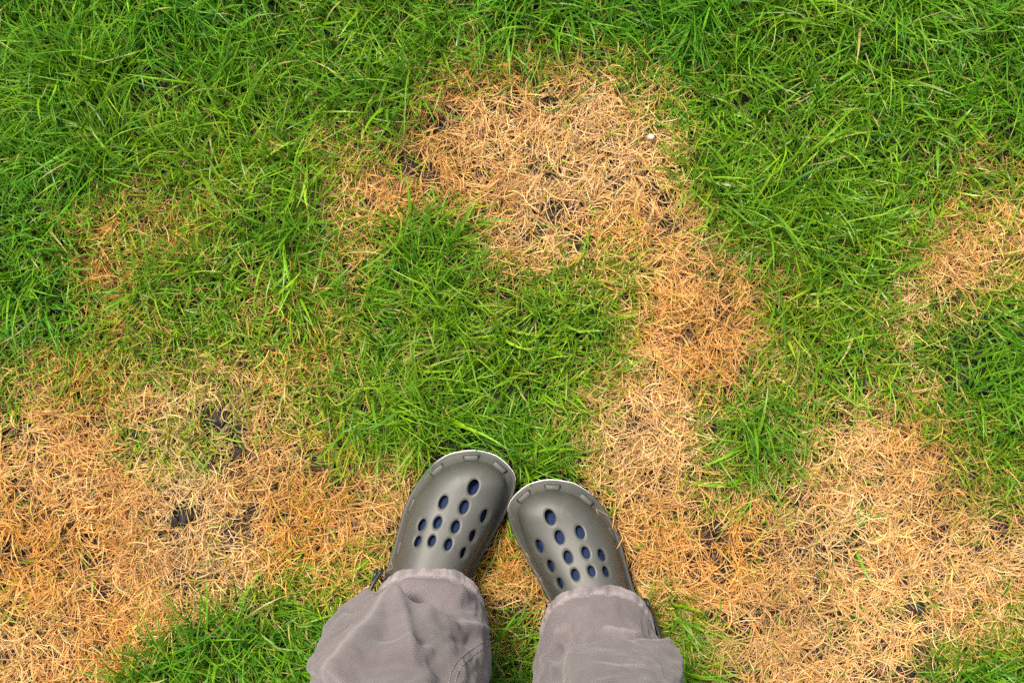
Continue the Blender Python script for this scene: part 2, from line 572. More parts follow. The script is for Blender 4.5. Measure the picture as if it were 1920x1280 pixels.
def strap_mesh():
    """heel strap: a band from the outer pivot round the heel to the inner pivot"""
    pts = []
    pv = -0.152
    xl = outline[np.argmin(np.abs(outline[:, 1] - pv) + 10 * (outline[:, 0] > 0)), 0]
    xr = outline[np.argmin(np.abs(outline[:, 1] - pv) + 10 * (outline[:, 0] < 0)), 0]
    ctr = [(xl - 0.005, pv + 0.006, 0.050), (xl - 0.0085, pv - 0.008, 0.049), (xl - 0.0095, pv - 0.03, 0.052), (xl - 0.004, pv - 0.075, 0.062), (xl + 0.018, pv - 0.113, 0.068),
           (0.0, pv - 0.138, 0.070), (xr - 0.018, pv - 0.113, 0.068), (xr + 0.004, pv - 0.075, 0.062), (xr + 0.0075, pv - 0.03, 0.052), (xr + 0.007, pv - 0.008, 0.049), (xr + 0.004, pv + 0.006, 0.050)]
    C = np.array(ctr)
    tt = np.linspace(0, len(C) - 1, 70)
    k = np.clip(tt.astype(int), 0, len(C) - 2); f = (tt - k)[:, None]
    g = lambda q: C[np.clip(q, 0, len(C) - 1)]
    p0, p1, p2, p3 = g(k - 1), g(k), g(k + 1), g(k + 2)
    Q = 0.5 * (2 * p1 + (p2 - p0) * f + (2 * p0 - 5 * p1 + 4 * p2 - p3) * f ** 2 + (3 * p1 - p0 - 3 * p2 + p3) * f ** 3)
    t = np.gradient(Q, axis=0); t /= np.linalg.norm(t, axis=1)[:, None]
    up = np.array([0, 0, 1.0]); s = np.cross(t, up); s /= np.linalg.norm(s, axis=1)[:, None]
    w = np.cross(s, t)
    prof = [(-.0022, -.006), (-.0016, -.0075), (.0016, -.0075), (.0022, -.006), (.0022, .006), (.0016, .0075), (-.0016, .0075), (-.0022, .006)]
    rings = [np.array([Q[i] + s[i] * a + w[i] * b for a, b in prof]) for i in range(len(Q))]
    return loft_rings(rings), Q, s

def sock_mesh():
    """foot and ankle inside the clog, continuing up inside the trouser leg"""
    K = 40
    rings = []
    # foot: stations along v, arched section
    st = np.concatenate([np.linspace(-0.014, -0.03, 5), np.linspace(-0.04, -0.15, 12)])
    for v in st:
        hits = outline[np.abs(outline[:, 1] - v) < 0.004, 0]
        xl, xr = hits.min() + 0.013, hits.max() - 0.013
        c, w = (xl + xr) / 2, (xr - xl) / 2
        f = np.clip((-0.010 - v) / 0.03, 0.02, 1) ** 0.5
        top = 0.034 + (min(crown_z(v), crown_z(np.array(-0.2))) - 0.0095 - 0.034) * f
        w *= 0.55 + 0.45 * f
        a = np.linspace(0, 2 * math.pi, K, endpoint=False)
        x = c + w * np.sign(np.cos(a)) * np.abs(np.cos(a)) ** 0.8
        zz = np.where(np.sin(a) >= 0, 0.034 + (top - 0.034) * np.abs(np.sin(a)) ** 0.72, 0.034 - 0.010 * np.abs(np.sin(a)) ** 0.6)
        rings.append(np.column_stack([x, np.full(K, v), zz]))
    # sweep round the ankle and up the shin
    for q in np.linspace(0.08, 1, 10):
        ang = q * math.pi / 2
        a = np.linspace(0, 2 * math.pi, K, endpoint=False)
        piv = np.array([-0.158, 0.150])
        # foot section rotates about the front ankle pivot until it lies flat
        hw = 0.038 - 0.006 * q; top_r = 0.048; bot_r = 0.122 - 0.034 * q
        mid = (top_r + bot_r) / 2; hr = (bot_r - top_r) / 2
        r = mid - hr * np.sin(a)
        y = piv[0] - r * math.sin(ang); z = piv[1] - r * math.cos(ang)
        rings.append(np.column_stack([0.0 + hw * np.cos(a), y, z]))
    last = rings[-1]
    for h in (0.05, 0.10, 0.16):
        rr = last.copy(); rr[:, 2] += h; rings.append(rr)
    return loft_rings(rings)

def disc_mesh(name, r, h, K=20):
    rings = [[(r * q * math.cos(2 * math.pi * k / K), r * q * math.sin(2 * math.pi * k / K), z) for k in range(K)]
             for q, z in ((1, 0), (1, h * .6), (.85, h), (.4, h * 1.05))]
    V, F = loft_rings([np.array(r_) for r_ in rings])
    me = bpy.data.meshes.new(name); me.from_pydata(V, [], F); me.update()
    me.polygons.foreach_set('use_smooth', np.ones(len(me.polygons), bool))
    return me

def mirrored(me):
    m = me.copy()
    n = len(m.vertices); co = np.empty(n * 3); m.vertices.foreach_get('co', co)
    co = co.reshape(-1, 3); co[:, 0] *= -1; m.vertices.foreach_set('co', co.ravel())
    m.flip_normals(); m.update()
    return m

def mk(name, VF, mat):
    me = bpy.data.meshes.new(name); me.from_pydata([tuple(v) for v in VF[0]], [], [tuple(f) for f in VF[1]]); me.update()
    bm = bmesh.new(); bm.from_mesh(me); bmesh.ops.recalc_face_normals(bm, faces=bm.faces); bm.to_mesh(me); bm.free()
    me.polygons.foreach_set('use_smooth', np.ones(len(me.polygons), bool))
    me.materials.append(mat)
    return me

def add(name, me, parent, mw=None, label=None):
    o = bpy.data.objects.new(name, me); link(o, parent)
    if mw is not None: o.matrix_local = mw
    if label: o['label'] = label
    return o

me_upper = pierced_upper()
me_sole = mk('sole', sole_mesh(), M_CLOG)
me_glint = mk('toe_glint', toe_glint_mesh(), M_LIP_GLINT)
strapVF, strapQ, strapS = strap_mesh()
me_strap = mk('heel_strap', strapVF, M_STRAP)
me_sock = mk('sock', sock_mesh(), M_SOCK)
me_lug = bevel_box(0.0185, 0.0068, 0.0058); me_lug.materials.append(M_CLOG)
me_rivet = disc_mesh('rivet', 0.0075, 0.003); me_rivet.materials.append(M_STRAP)

# lugs sit on the shelf round the toe: outline positions by direction from the toe-box centre
LUG_PX = [(882.5, 858), (817, 879.5), (942.5, 870), (770, 950), (746, 1030)]
def lug_frames():
    fr = []
    zc = None
    sh = shrink(outline, 0.0062)
    for px, py in LUG_PX:
        x, y = px2w(px, py, 0.045)
        p = CLi @ Vector((float(x), float(y), 0))
        d = np.linalg.norm(sh - np.array([p.x, p.y]), axis=1); i = int(np.argmin(d))
        q = sh[i]; t = sh[(i + 1) % NO] - sh[i - 1]; t = t / np.linalg.norm(t)
        X = Vector((t[0], t[1], 0)); Y = Vector((0, 0, 1)).cross(X); 
        fr.append((Vector((q[0], q[1], rim_z(q[1]) + 0.0036)), X, Y))
    return fr
LUGS = lug_frames()

def build_clog(mirror, loc, rot, label):
    root = empty('clog', loc)
    root.rotation_euler = (0, 0, rot)
    f = mirrored if mirror else (lambda m: m)
    sx = -1 if mirror else 1
    add('upper', f(me_upper), root)
    add('sole', f(me_sole), root)
    add('toe_glint', f(me_glint), root, label='thin pale strip for the sky highlight round the toe lip')
    st = add('heel_strap', f(me_strap), root, label='black heel strap')
    for qi, sgn in ((4, -1), (len(strapQ) - 5, 1)):
        q = strapQ[qi]
        mw = Matrix.Translation((sx * (q[0] + sgn * 0.0018), q[1], q[2])) @ Matrix.Rotation(sgn * sx * math.pi / 2, 4, 'Y')
        add('rivet', me_rivet, st, mw)
    for p, X, Y in LUGS:
        Xm = Vector((sx * X.x, X.y, 0)); Ym = Vector((sx * Y.x, Y.y, 0))
        if mirror: Xm = -Xm
        Zm = Xm.cross(Ym)
        inw = Ym
        mw = Matrix(((Xm.x, Ym.x, Zm.x, sx * p.x), (Xm.y, Ym.y, Zm.y, p.y), (Xm.z, Ym.z, Zm.z, p.z), (0, 0, 0, 1)))
        add('toe_lug', me_lug, root, mw)
    tag(root, label, 'clog', 'pair of worn clogs')
    return root

locL = CL.to_translation()
MIR_PX, DY_PX = 959.5, 54.7
clogL = build_clog(False, locL, -R20, 'olive grey foam clog with vent holes, toe set further forward, under creased trouser leg')
xm = float(px2w(MIR_PX, 0, 0.03)[0])
locR = Vector((2 * xm - locL.x, locL.y - DY_PX * PXM, 0))
clogR = build_clog(True, locR, R20, 'olive grey foam clog with vent holes, toe set further back, beside its mate')
bpy.context.view_layer.update()

def plan_poly(root, mirror, d):
    p = shrink(outline, d).copy()
    if mirror: p[:, 0] *= -1
    c, s = math.cos(root.rotation_euler[2]), math.sin(root.rotation_euler[2])
    return np.column_stack([p[:, 0] * c - p[:, 1] * s + root.location.x, p[:, 0] * s + p[:, 1] * c + root.location.y])

POLY_L, POLY_R = plan_poly(clogL, False, -0.0004), plan_poly(clogR, True, -0.0004)
CORE_L, CORE_R = plan_poly(clogL, False, 0.0055), plan_poly(clogR, True, 0.0055)

def in_poly(poly, x, y):
    inside = np.zeros(x.shape, bool)
    box = (x > poly[:, 0].min()) & (x < poly[:, 0].max()) & (y > poly[:, 1].min()) & (y < poly[:, 1].max())
    if not box.any(): return inside
    xs, ys = x[box], y[box]; r = np.zeros(xs.shape, bool)
    P = poly[::4]; Q = np.roll(P, -1, 0)
    for (x1, y1), (x2, y2) in zip(P, Q):
        c = ((y1 > ys) != (y2 > ys)) & (xs < (x2 - x1) * (ys - y1) / (y2 - y1 + 1e-15) + x1)
        r ^= c
    inside[box] = r
    return inside

# ------------------------------------------------------------------ person: socks and trousers
person = empty('person', (0.0, -0.33, 0.0))
tag(person, 'person standing in faded mauve grey trousers and navy socks', 'person')
bpy.context.view_layer.update()
PI_ = person.matrix_world.inverted()

for root, mir in ((clogL, False), (clogR, True)):
    add('sock', mirrored(me_sock) if mir else me_sock, person, PI_ @ root.matrix_world)

# trouser rings: z, centre px, half width px, front px y, half depth m   (pixels at that height)
RL = [(0.086, 803, 103, 1062, 0.052), (0.105, 797, 113, 1086, 0.053), (0.125, 776, 141, 1106, 0.056), (0.150, 763, 153, 1124, 0.060), (0.185, 752, 160, 1148, 0.062),
      (0.23, 744, 163, 1178, 0.065), (0.30, 738, 165, 1226, 0.067), (0.40, 736, 172, 1318, 0.071)]
RR = [(0.084, 1122, 104, 1096, 0.053), (0.104, 1123, 108, 1120, 0.054), (0.128, 1122, 114, 1150, 0.055), (0.152, 1126, 124, 1184, 0.056), (0.172, 1136, 140, 1206, 0.058),
      (0.20, 1141, 143, 1222, 0.060), (0.26, 1145, 143, 1250, 0.064), (0.34, 1148, 150, 1292, 0.067), (0.42, 1150, 156, 1350, 0.071)]
UP_L = [(0.52, -0.098, 0.082, -0.365, 0.086), (0.68, -0.098, 0.090, -0.385, 0.098), (0.80, -0.095, 0.096, -0.395, 0.108)]
UP_R = [(0.52, 0.098, 0.082, -0.365, 0.086), (0.68, 0.098, 0.090, -0.385, 0.098), (0.80, 0.095, 0.096, -0.395, 0.108)]

def cubic(tk, yk, t):
    """Catmull-Rom through (tk, yk)"""
    k = np.clip(np.searchsorted(tk, t, 'right') - 1, 0, len(tk) - 2)
    h = tk[k + 1] - tk[k]; f = (t - tk[k]) / h
    m = np.gradient(yk, tk)
    f2, f3 = f * f, f ** 3
    return (2 * f3 - 3 * f2 + 1) * yk[k] + (f3 - 2 * f2 + f) * h * m[k] + (-2 * f3 + 3 * f2) * yk[k + 1] + (f3 - f2) * h * m[k + 1]

def polyd(px, py, pts):
    """distance and signed side to a pixel polyline, and the fraction along it"""
    best = np.full(px.shape, 1e9); side = np.zeros(px.shape); frac = np.zeros(px.shape)
    P = np.array(pts, float); L = np.linalg.norm(np.diff(P, axis=0), axis=1); C = np.concatenate([[0], np.cumsum(L)]) / L.sum()
    for i in range(len(P) - 1):
        a, b = P[i], P[i + 1]; d = b - a; l2 = d @ d
        t = np.clip(((px - a[0]) * d[0] + (py - a[1]) * d[1]) / l2, 0, 1)
        ex, ey = px - (a[0] + t * d[0]), py - (a[1] + t * d[1])
        dist = np.hypot(ex, ey); m = dist < best
        best = np.where(m, dist, best)
        sg = np.sign(d[0] * ey - d[1] * ex)
        side = np.where(m, sg, side); frac = np.where(m, C[i] + t * (C[i + 1] - C[i]), frac)
    return best, side, frac

NPHI = 200
def leg_grid(R, UP, folds, seed):
    rows = []
    for z, cx, hw, fy, hd in R:
        x, y = px2w(cx, fy, z); w = hw * (CAM_H - z) / CAM_H / S0
        rows.append((z, float(x), w, float(y) - hd, hd))
    rows += list(UP)
    T = np.array(rows)
    zs = np.concatenate([np.linspace(T[0, 0], 0.42, 230), np.linspace(0.43, 0.80, 30)])
    xs, ws, ys, hs = [cubic(T[:, 0], T[:, k], zs) for k in (1, 2, 3, 4)]
    phi = np.linspace(0, 2 * math.pi, NPHI, endpoint=False)
    c, s = np.cos(phi), np.sin(phi)
    e = 2 / 2.35
    cu = np.sign(c) * np.abs(c) ** e; su = np.sign(s) * np.abs(s) ** e
    X = xs[:, None] + ws[:, None] * cu[None]
    back = 0.030 * (1 - smooth(0.12, 0.36, zs))
    Y = ys[:, None] + (hs[:, None] + back[:, None] * (su[None] < 0)) * su[None]
    drop = 0.040 * (1 - smooth(0.08, 0.30, zs))          # rear of the hem hangs lower
    Z = zs[:, None] - drop[:, None] * (1 - su[None]) * 0.5
    P = np.stack([X, Y, Z], -1)
    # normals of the closed tube
    du = np.roll(P, -1, 1) - np.roll(P, 1, 1); dv = np.gradient(P, axis=0)
    N = np.cross(du, dv); N /= np.linalg.norm(N, axis=2)[..., None] + 1e-12
    px, py = w2px(P[..., 0], P[..., 1], P[..., 2])
    vis = smooth(-0.35, 0.05, su)[None] * np.ones_like(px)    # the sculpted folds fade round the back
    D = np.zeros_like(px); W = np.zeros_like(px)
    for f in folds:
        d, sd, fr = polyd(px, py, [(qx, qy + f.get('dy', 0)) for qx, qy in f['p']])
        env = np.ones_like(d)
        if f.get('fade', True):
            env = smooth(0, f.get('f0', 0.18), fr) * smooth(1, 1 - f.get('f1', 0.22), fr)
        a, w = f['a'], f['w']
        if f['t'] == 'g':      q = np.exp(-(d / w) ** 2)
        elif f['t'] == 'r':    q = np.exp(-np.abs(d) / w)
        elif f['t'] == 's':                                   # one-sided: steep on one side, long on the other
            q = np.where(sd * f['s'] > 0, np.exp(-d / w), np.exp(-(d / f['w2']) ** 2))
        D += 1.85 * a * q * env * vis
        if f.get('wear'):
            W = np.maximum(W, f['wear'] * np.exp(-(d / f.get('ww', 4)) ** 2) * env * vis)
    # hem band and puckers
    hz = P[..., 2] - (Z[0])[None]
    hem = 1 - smooth(0.0125, 0.0145, hz)
    arc = phi[None] * 7.0
    puck = fbm(make_noise(seed), arc * 1.5, hz * 40, 2) - 0.5
    D += hem * smooth(0.0, 0.004, hz) * (0.0010 + 0.0028 * puck) + hem * 0.0008
    D -= 0.0020 * np.exp(-((hz - 0.0140) / 0.0016) ** 2)
    W = np.maximum(W, hem * np.clip(0.36 + 1.2 * puck, 0, 0.75))
    W = np.maximum(W, 0.35 * np.exp(-(hz / 0.0014) ** 2))
    # loose small wrinkles
    nz = make_noise(seed + 50)
    D += (fbm(nz, phi[None] * 3.2 + 3, zs[:, None] * 26, 3) - 0.5) * 0.0085 * smooth(0.09, 0.13, zs)[:, None]
    rg = 1 - np.abs(2 * fbm(nz, phi[None] * 2.1 + 13 + zs[:, None] * 9, zs[:, None] * 17 - phi[None] * 1.2, 2) - 1)
    D += 0.0016 * (rg ** 6) * smooth(0.105, 0.14, zs)[:, None]
    D += (fbm(nz, phi[None] * 9 + 30, zs[:, None] * 60, 2) - 0.5) * 0.0020
    P = P + N * D[..., None]
    return P, W, zs, phi

FOLDS_L = [
    dict(t='g', p=[(738, 1137), (770, 1132), (800, 1136), (835, 1150), (870, 1160)], a=-0.0095, w=13, f0=.12, f1=.3, dy=0),
    dict(t='s', p=[(728, 1130), (760, 1134), (800, 1146), (840, 1160), (885, 1172)], a=0.0070, w=34, w2=6, s=1, f0=.1, f1=.35, dy=20),        # dark valley under the hem
    dict(t='s', p=[(733, 1130), (715, 1160), (690, 1195), (655, 1240), (620, 1290)], a=0.0085, w=60, w2=26, s=1, f0=.06, f1=.05, wear=.45, ww=5),   # ridge running to the lower left
    dict(t='s', p=[(738, 1132), (752, 1165), (765, 1205), (775, 1260)], a=0.0060, w=28, w2=14, s=1, f0=.08, f1=.3, wear=.12),
    dict(t='r', p=[(775, 1148), (810, 1160), (850, 1172), (918, 1184)], a=0.0045, w=12, f0=.2, f1=.1, wear=.35, ww=3),
    dict(t='g', p=[(800, 1170), (850, 1188), (905, 1205)], a=-0.0030, w=14),
    dict(t='g', p=[(735, 1116), (770, 1110), (830, 1114), (890, 1128)], a=0.0080, w=11, dy=2),
    dict(t='g', p=[(650, 1160), (690, 1140), (725, 1120)], a=-0.003, w=10),
    dict(t='g', p=[(800, 1225), (830, 1260), (840, 1300)], a=-0.0035, w=20),
]
FOLDS_R = [
    dict(t='s', p=[(1035, 1236), (1060, 1226), (1090, 1219), (1145, 1211), (1200, 1204), (1262, 1198)], a=0.0098, w=60, w2=3.5, s=1, f0=.25, f1=.03, dy=26),   # cloth lapping over
    dict(t='g', p=[(1045, 1215), (1075, 1203), (1110, 1205)], a=-0.0050, w=12),
    dict(t='r', p=[(1120, 1180), (1160, 1188), (1205, 1197)], a=0.0035, w=9, wear=.3, ww=3),
    dict(t='g', p=[(1050, 1170), (1065, 1195), (1070, 1215)], a=-0.0030, w=16),
    dict(t='g', p=[(1082, 1225), (1080, 1250), (1072, 1290)], a=0.0030, w=12, wear=.15),
    dict(t='g', p=[(1015, 1225), (1030, 1245), (1050, 1262)], a=0.0030, w=9),
    dict(t='r', p=[(1258, 1225), (1268, 1250), (1272, 1290)], a=0.003, w=14),
]

def build_trousers():
    V = []; F = []; UVs = []; Ws = []
    grids = []
    for R, UP, folds, seed in ((RL, UP_L, FOLDS_L, 21), (RR, UP_R, FOLDS_R, 22)):
        P, W, zs, phi = leg_grid(R, UP, folds, seed)
        grids.append(P)
        nr = P.shape[0]
        # inside of the hem: turned-in rows
        ctr = P.mean(1, keepdims=True)
        def inset(row, d, dz):
            v = P[row] - P[row].mean(0); l = np.linalg.norm(v[:, :2], axis=1)[:, None]
            q = P[row].copy(); q[:, :2] -= v[:, :2] / l * d; q[:, 2] += dz
            return q
        rows = [inset(40, 0.004, 0), inset(12, 0.003, 0), inset(0, 0.0024, 0.0004), inset(0, 0.0012, -0.0007)] + [P[i] for i in range(nr)]
        wr = [W[40] * 0, W[12] * 0, W[0], W[0]] + [W[i] for i in range(nr)]
        base = len(V)
        acc = 0.0
        for k, r in enumerate(rows):
            V += [tuple(p) for p in r]; Ws += list(wr[k])
        n = NPHI
        cum = np.concatenate([[0], np.cumsum([np.linalg.norm(np.array(rows[k + 1]) - np.array(rows[k]), axis=1).mean() for k in range(len(rows) - 1)])])
        for k in range(len(rows) - 1):
            for i in range(n):
                j = (i + 1) % n
                F.append((base + k * n + i, base + k * n + j, base + (k + 1) * n + j, base + (k + 1) * n + i))
                u0, u1 = i / n * 0.46, (i + 1) / n * 0.46
                UVs += [(u0, cum[k]), (u1, cum[k]), (u1, cum[k + 1]), (u0, cum[k + 1])]
    # seat joining both legs up to the waist
    K = NPHI
    a = np.linspace(0, 2 * math.pi, K, endpoint=False)
    base = len(V)
    seat = [(0.74, 0.10, 0.07, -0.395), (0.78, 0.165, 0.100, -0.395), (0.84, 0.188, 0.118, -0.397), (0.92, 0.180, 0.115, -0.395), (1.00, 0.165, 0.108, -0.390)]
    rows = [np.column_stack([w * np.cos(a), y0 + d * np.sin(a), np.full(K, z)]) for z, w, d, y0 in seat]
    for r in rows:
        V += [tuple(p) for p in r]; Ws += [0.0] * K
    for k in range(len(rows) - 1):
        for i in range(K):
            j = (i + 1) % K
            F.append((base + k * K + i, base + k * K + j, base + (k + 1) * K + j, base + (k + 1) * K + i))
            UVs += [(i / K, seat[k][0]), ((i + 1) / K, seat[k][0]), ((i + 1) / K, seat[k + 1][0]), (i / K, seat[k + 1][0])]
    F.append(tuple(base + (len(rows) - 1) * K + i for i in range(K))); UVs += [(0.5 + 0.2 * math.cos(t), 0.5 + 0.2 * math.sin(t)) for t in a]
    off = np.array(person.location)
    Vl = (np.array(V) - off)
    o = mesh_obj('trousers', Vl.tolist(), F, M_CLOTH, person)
    me = o.data
    uv = me.uv_layers.new(name='UVMap'); uv.data.foreach_set('uv', np.array(UVs, np.float32).ravel())
    at = me.attributes.new('Wear', 'FLOAT', 'POINT'); at.data.foreach_set('value', np.array(Ws, np.float32))
    bv = BVHTree.FromPolygons([Vector(v) for v in V], F)
    return o, bv, grids
trousers, TBV, TGRID = build_trousers()

def on_cloth(pts, n):
    """pixel polyline -> points on the trousers with normals"""
    P = np.array(pts, float)
    L = np.concatenate([[0], np.cumsum(np.linalg.norm(np.diff(P, axis=0), axis=1))])
    t = np.linspace(0, L[-1], n)
    qx = cubic(L, P[:, 0], t); qy = cubic(L, P[:, 1], t)
    out = []
    for a, b in zip(qx, qy):
        x, y = px2w(a, b, 0)
        o = Vector((0, 0, CAM_H)); d = (Vector((float(x), float(y), 0)) - o).normalized()
        h, nn, _, dist = TBV.ray_cast(o, d)
        if h is not None and h.z > 0.05:
            if nn.dot(d) > 0: nn = -nn
            out.append((h, nn))
    return out

def stitches(name, samples, length=2, gap=1, r=0.0005, lift=0.0003):
    """dashes of thread lying on the cloth"""
    V = []; F = []
    i = 0; K = 5
    while i + length < len(samples):
        seg = samples[i:i + length + 1]
        for q, (h, n) in enumerate(seg):
            a = seg[max(q - 1, 0)][0]; b = seg[min(q + 1, len(seg) - 1)][0]
            t = (b - a)
            if t.length < 1e-7 or t.length > 0.02: t = Vector((1, 0, 0))
            t.normalize(); s = t.cross(n).normalized()
            rr = r * (0.55 if q in (0, len(seg) - 1) else 1)
            for k in range(K):
                an = 2 * math.pi * k / K
                V.append(tuple(h + n * (lift + rr * math.sin(an)) + s * rr * math.cos(an) - person.location))
        b0 = len(V) - (length + 1) * K
        for q in range(length):
            for k in range(K):
                F.append((b0 + q * K + k, b0 + q * K + (k + 1) % K, b0 + (q + 1) * K + (k + 1) % K, b0 + (q + 1) * K + k))
        i += length + gap
    if V:
        o = mesh_obj(name, V, F, M_THREAD, trousers)
        o.matrix_local = Matrix.Identity(4)
        o['kind'] = 'stuff'
        return o

def hem_line(G, dz):
    out = []
    for i in range(0, NPHI):
        col = G[:, i]
        z0 = col[0, 2]
        k = int(np.argmin(np.abs(col[:, 2] - z0 - dz)))
        p = Vector(col[k]); c = Vector(G[k].mean(0)); n = (p - c); n.z = 0; n.normalize(); n = (n + Vector((0, 0, 0.7))).normalized()
        out.append((p, n))
    # resample finer
    fine = []
    for i in range(len(out)):
        a, b = out[i], out[(i + 1) % len(out)]
        for q in (0, 0.5):
            fine.append((a[0].lerp(b[0], q), a[1].lerp(b[1], q).normalized()))
    return fine
for G in TGRID:
    stitches('hem_stitching', hem_line(G, 0.0132), 2, 1)
stitches('seam_stitching', on_cloth([(917, 1192), (900, 1207), (875, 1224), (852, 1246), (840, 1283)], 90), 3, 1)
stitches('seam_stitching', on_cloth([(919, 1203), (904, 1216), (882, 1233), (862, 1254), (852, 1283)], 90), 3, 1)

# ------------------------------------------------------------------ lawn map (0 straw .. 9 lush), 80 px cells of the photo
GRID = '''
999999999888889999999999
999999999865556799999999
999999876611124999987880
988677655200000499997660
976476752111112289999655
854457753663223247998523
864577656787655223676324
876676667678886111565468
643554457679975211676688
333233457899852124443478
112353235689731125421146
000111123477531134210135
100011222233211111211122
310001434432233211111112
110147776554355641111111
113899998767666552111365
'''.split()
GM = np.array([[int(c) for c in r] for r in GRID], float) / 9.0
GM[2] = np.array([9,9,9,9,9,9,8,7,8,6,1,1,1,1,2,4,9,9,9,9,8,7,8,8]) / 9.0
GM[1, 10:15] = np.array([5, 4, 4, 4, 5]) / 9.0
GM[3] = np.array([9,8,8,6,7,7,6,6,5,2,0,0,0,0,0,4,9,9,9,9,9,7,6,6]) / 9.0
GM[4, 7:9] = np.array([5, 3]) / 9.0
GM[9, 16:19] = np.array([4, 6, 6]) / 9.0
GM[10, 16:19] = np.array([4, 6, 4]) / 9.0; GM[10, 22:24] = np.array([5, 6]) / 9.0
GM[11, 16:19] = np.array([4, 5, 2]) / 9.0; GM[11, 22:24] = np.array([4, 5]) / 9.0
GM[14, 22:24] = np.array([2, 3]) / 9.0; GM[15, 21:24] = np.array([4, 7, 7]) / 9.0

def green(x, y):
    px, py = w2px(x, y, 0.0)
    wx = (fbm(nB, x * 16, y * 16, 3) - 0.5) * 90; wy = (fbm(nC, x * 16 + 50, y * 16, 3) - 0.5) * 90
    gx = np.clip((px + wx - 40) / 80, 0, 22.999); gy = np.clip((py + wy - 40) / 80, 0, 14.999)
    ix = gx.astype(int); iy = gy.astype(int); fx = gx - ix; fy = gy - iy
    g = (GM[iy, ix] * (1 - fx) + GM[iy, ix + 1] * fx) * (1 - fy) + (GM[iy + 1, ix] * (1 - fx) + GM[iy + 1, ix + 1] * fx) * fy
    out = np.maximum(np.abs(px - 960) - 960, np.abs(py - 640) - 640) / S0
    far = np.clip(0.55 + 2.2 * (fbm(nD, x * 2.4 + 9, y * 2.4, 3) - 0.45), 0, 1)
    k = smooth(0.03, 0.35, out)
    g = g * (1 - k) + far * k
    g = g - 0.10 * (1 - smooth(0.3, 0.7, g)) + (fbm(nD, x * 38, y * 38, 2) - 0.5) * 0.46
    return np.clip(g, 0, 1)

# bare spots where the dark soil shows (photo px, radius px)
BARE = [(525, 403, 20), (447, 851, 20), (350, 972, 24), (325, 975, 14), (404, 788, 24), (452, 812, 18), (635, 828, 16), (612, 860, 18), (820, 228, 22), (762, 312, 24),
        (800, 325, 16), (1256, 372, 18), (1215, 360, 12), (1005, 446, 22), (1090, 452, 20), (905, 325, 14), (512, 768, 14), (1712, 1138, 20), (1698, 1256, 26), (1340, 990, 22), (1355, 1070, 18),
        (1610, 722, 20), (1340, 805, 20), (1385, 850, 14), (1480, 910, 14), (690, 1105, 10), (470, 950, 16), (200, 955, 14), (290, 700, 16), (150, 660, 10), (1880, 990, 20), (1530, 1222, 12), (1370, 730, 16), (1240, 718, 10),
        (170, 1060, 14), (345, 1095, 12), (1175, 770, 14), (1165, 850, 12), (900, 160, 12), (985, 160, 12), (1500, 800, 16), (960, 1150, 30), (1000, 1190, 26), (700, 865, 12)]
def bare(x, y):
    px, py = w2px(x, y, 0.0)
    px = px + (fbm(nA, x * 60, y * 60, 2) - 0.5) * 26; py = py + (fbm(nA, x * 60 + 30, y * 60, 2) - 0.5) * 26
    b = np.zeros_like(x)
    for cx, cy, r in BARE:
        b = np.maximum(b, 1 - smooth(0.65, 1.35, np.hypot(px - cx, py - cy) / (1.12 * r)))
    return b

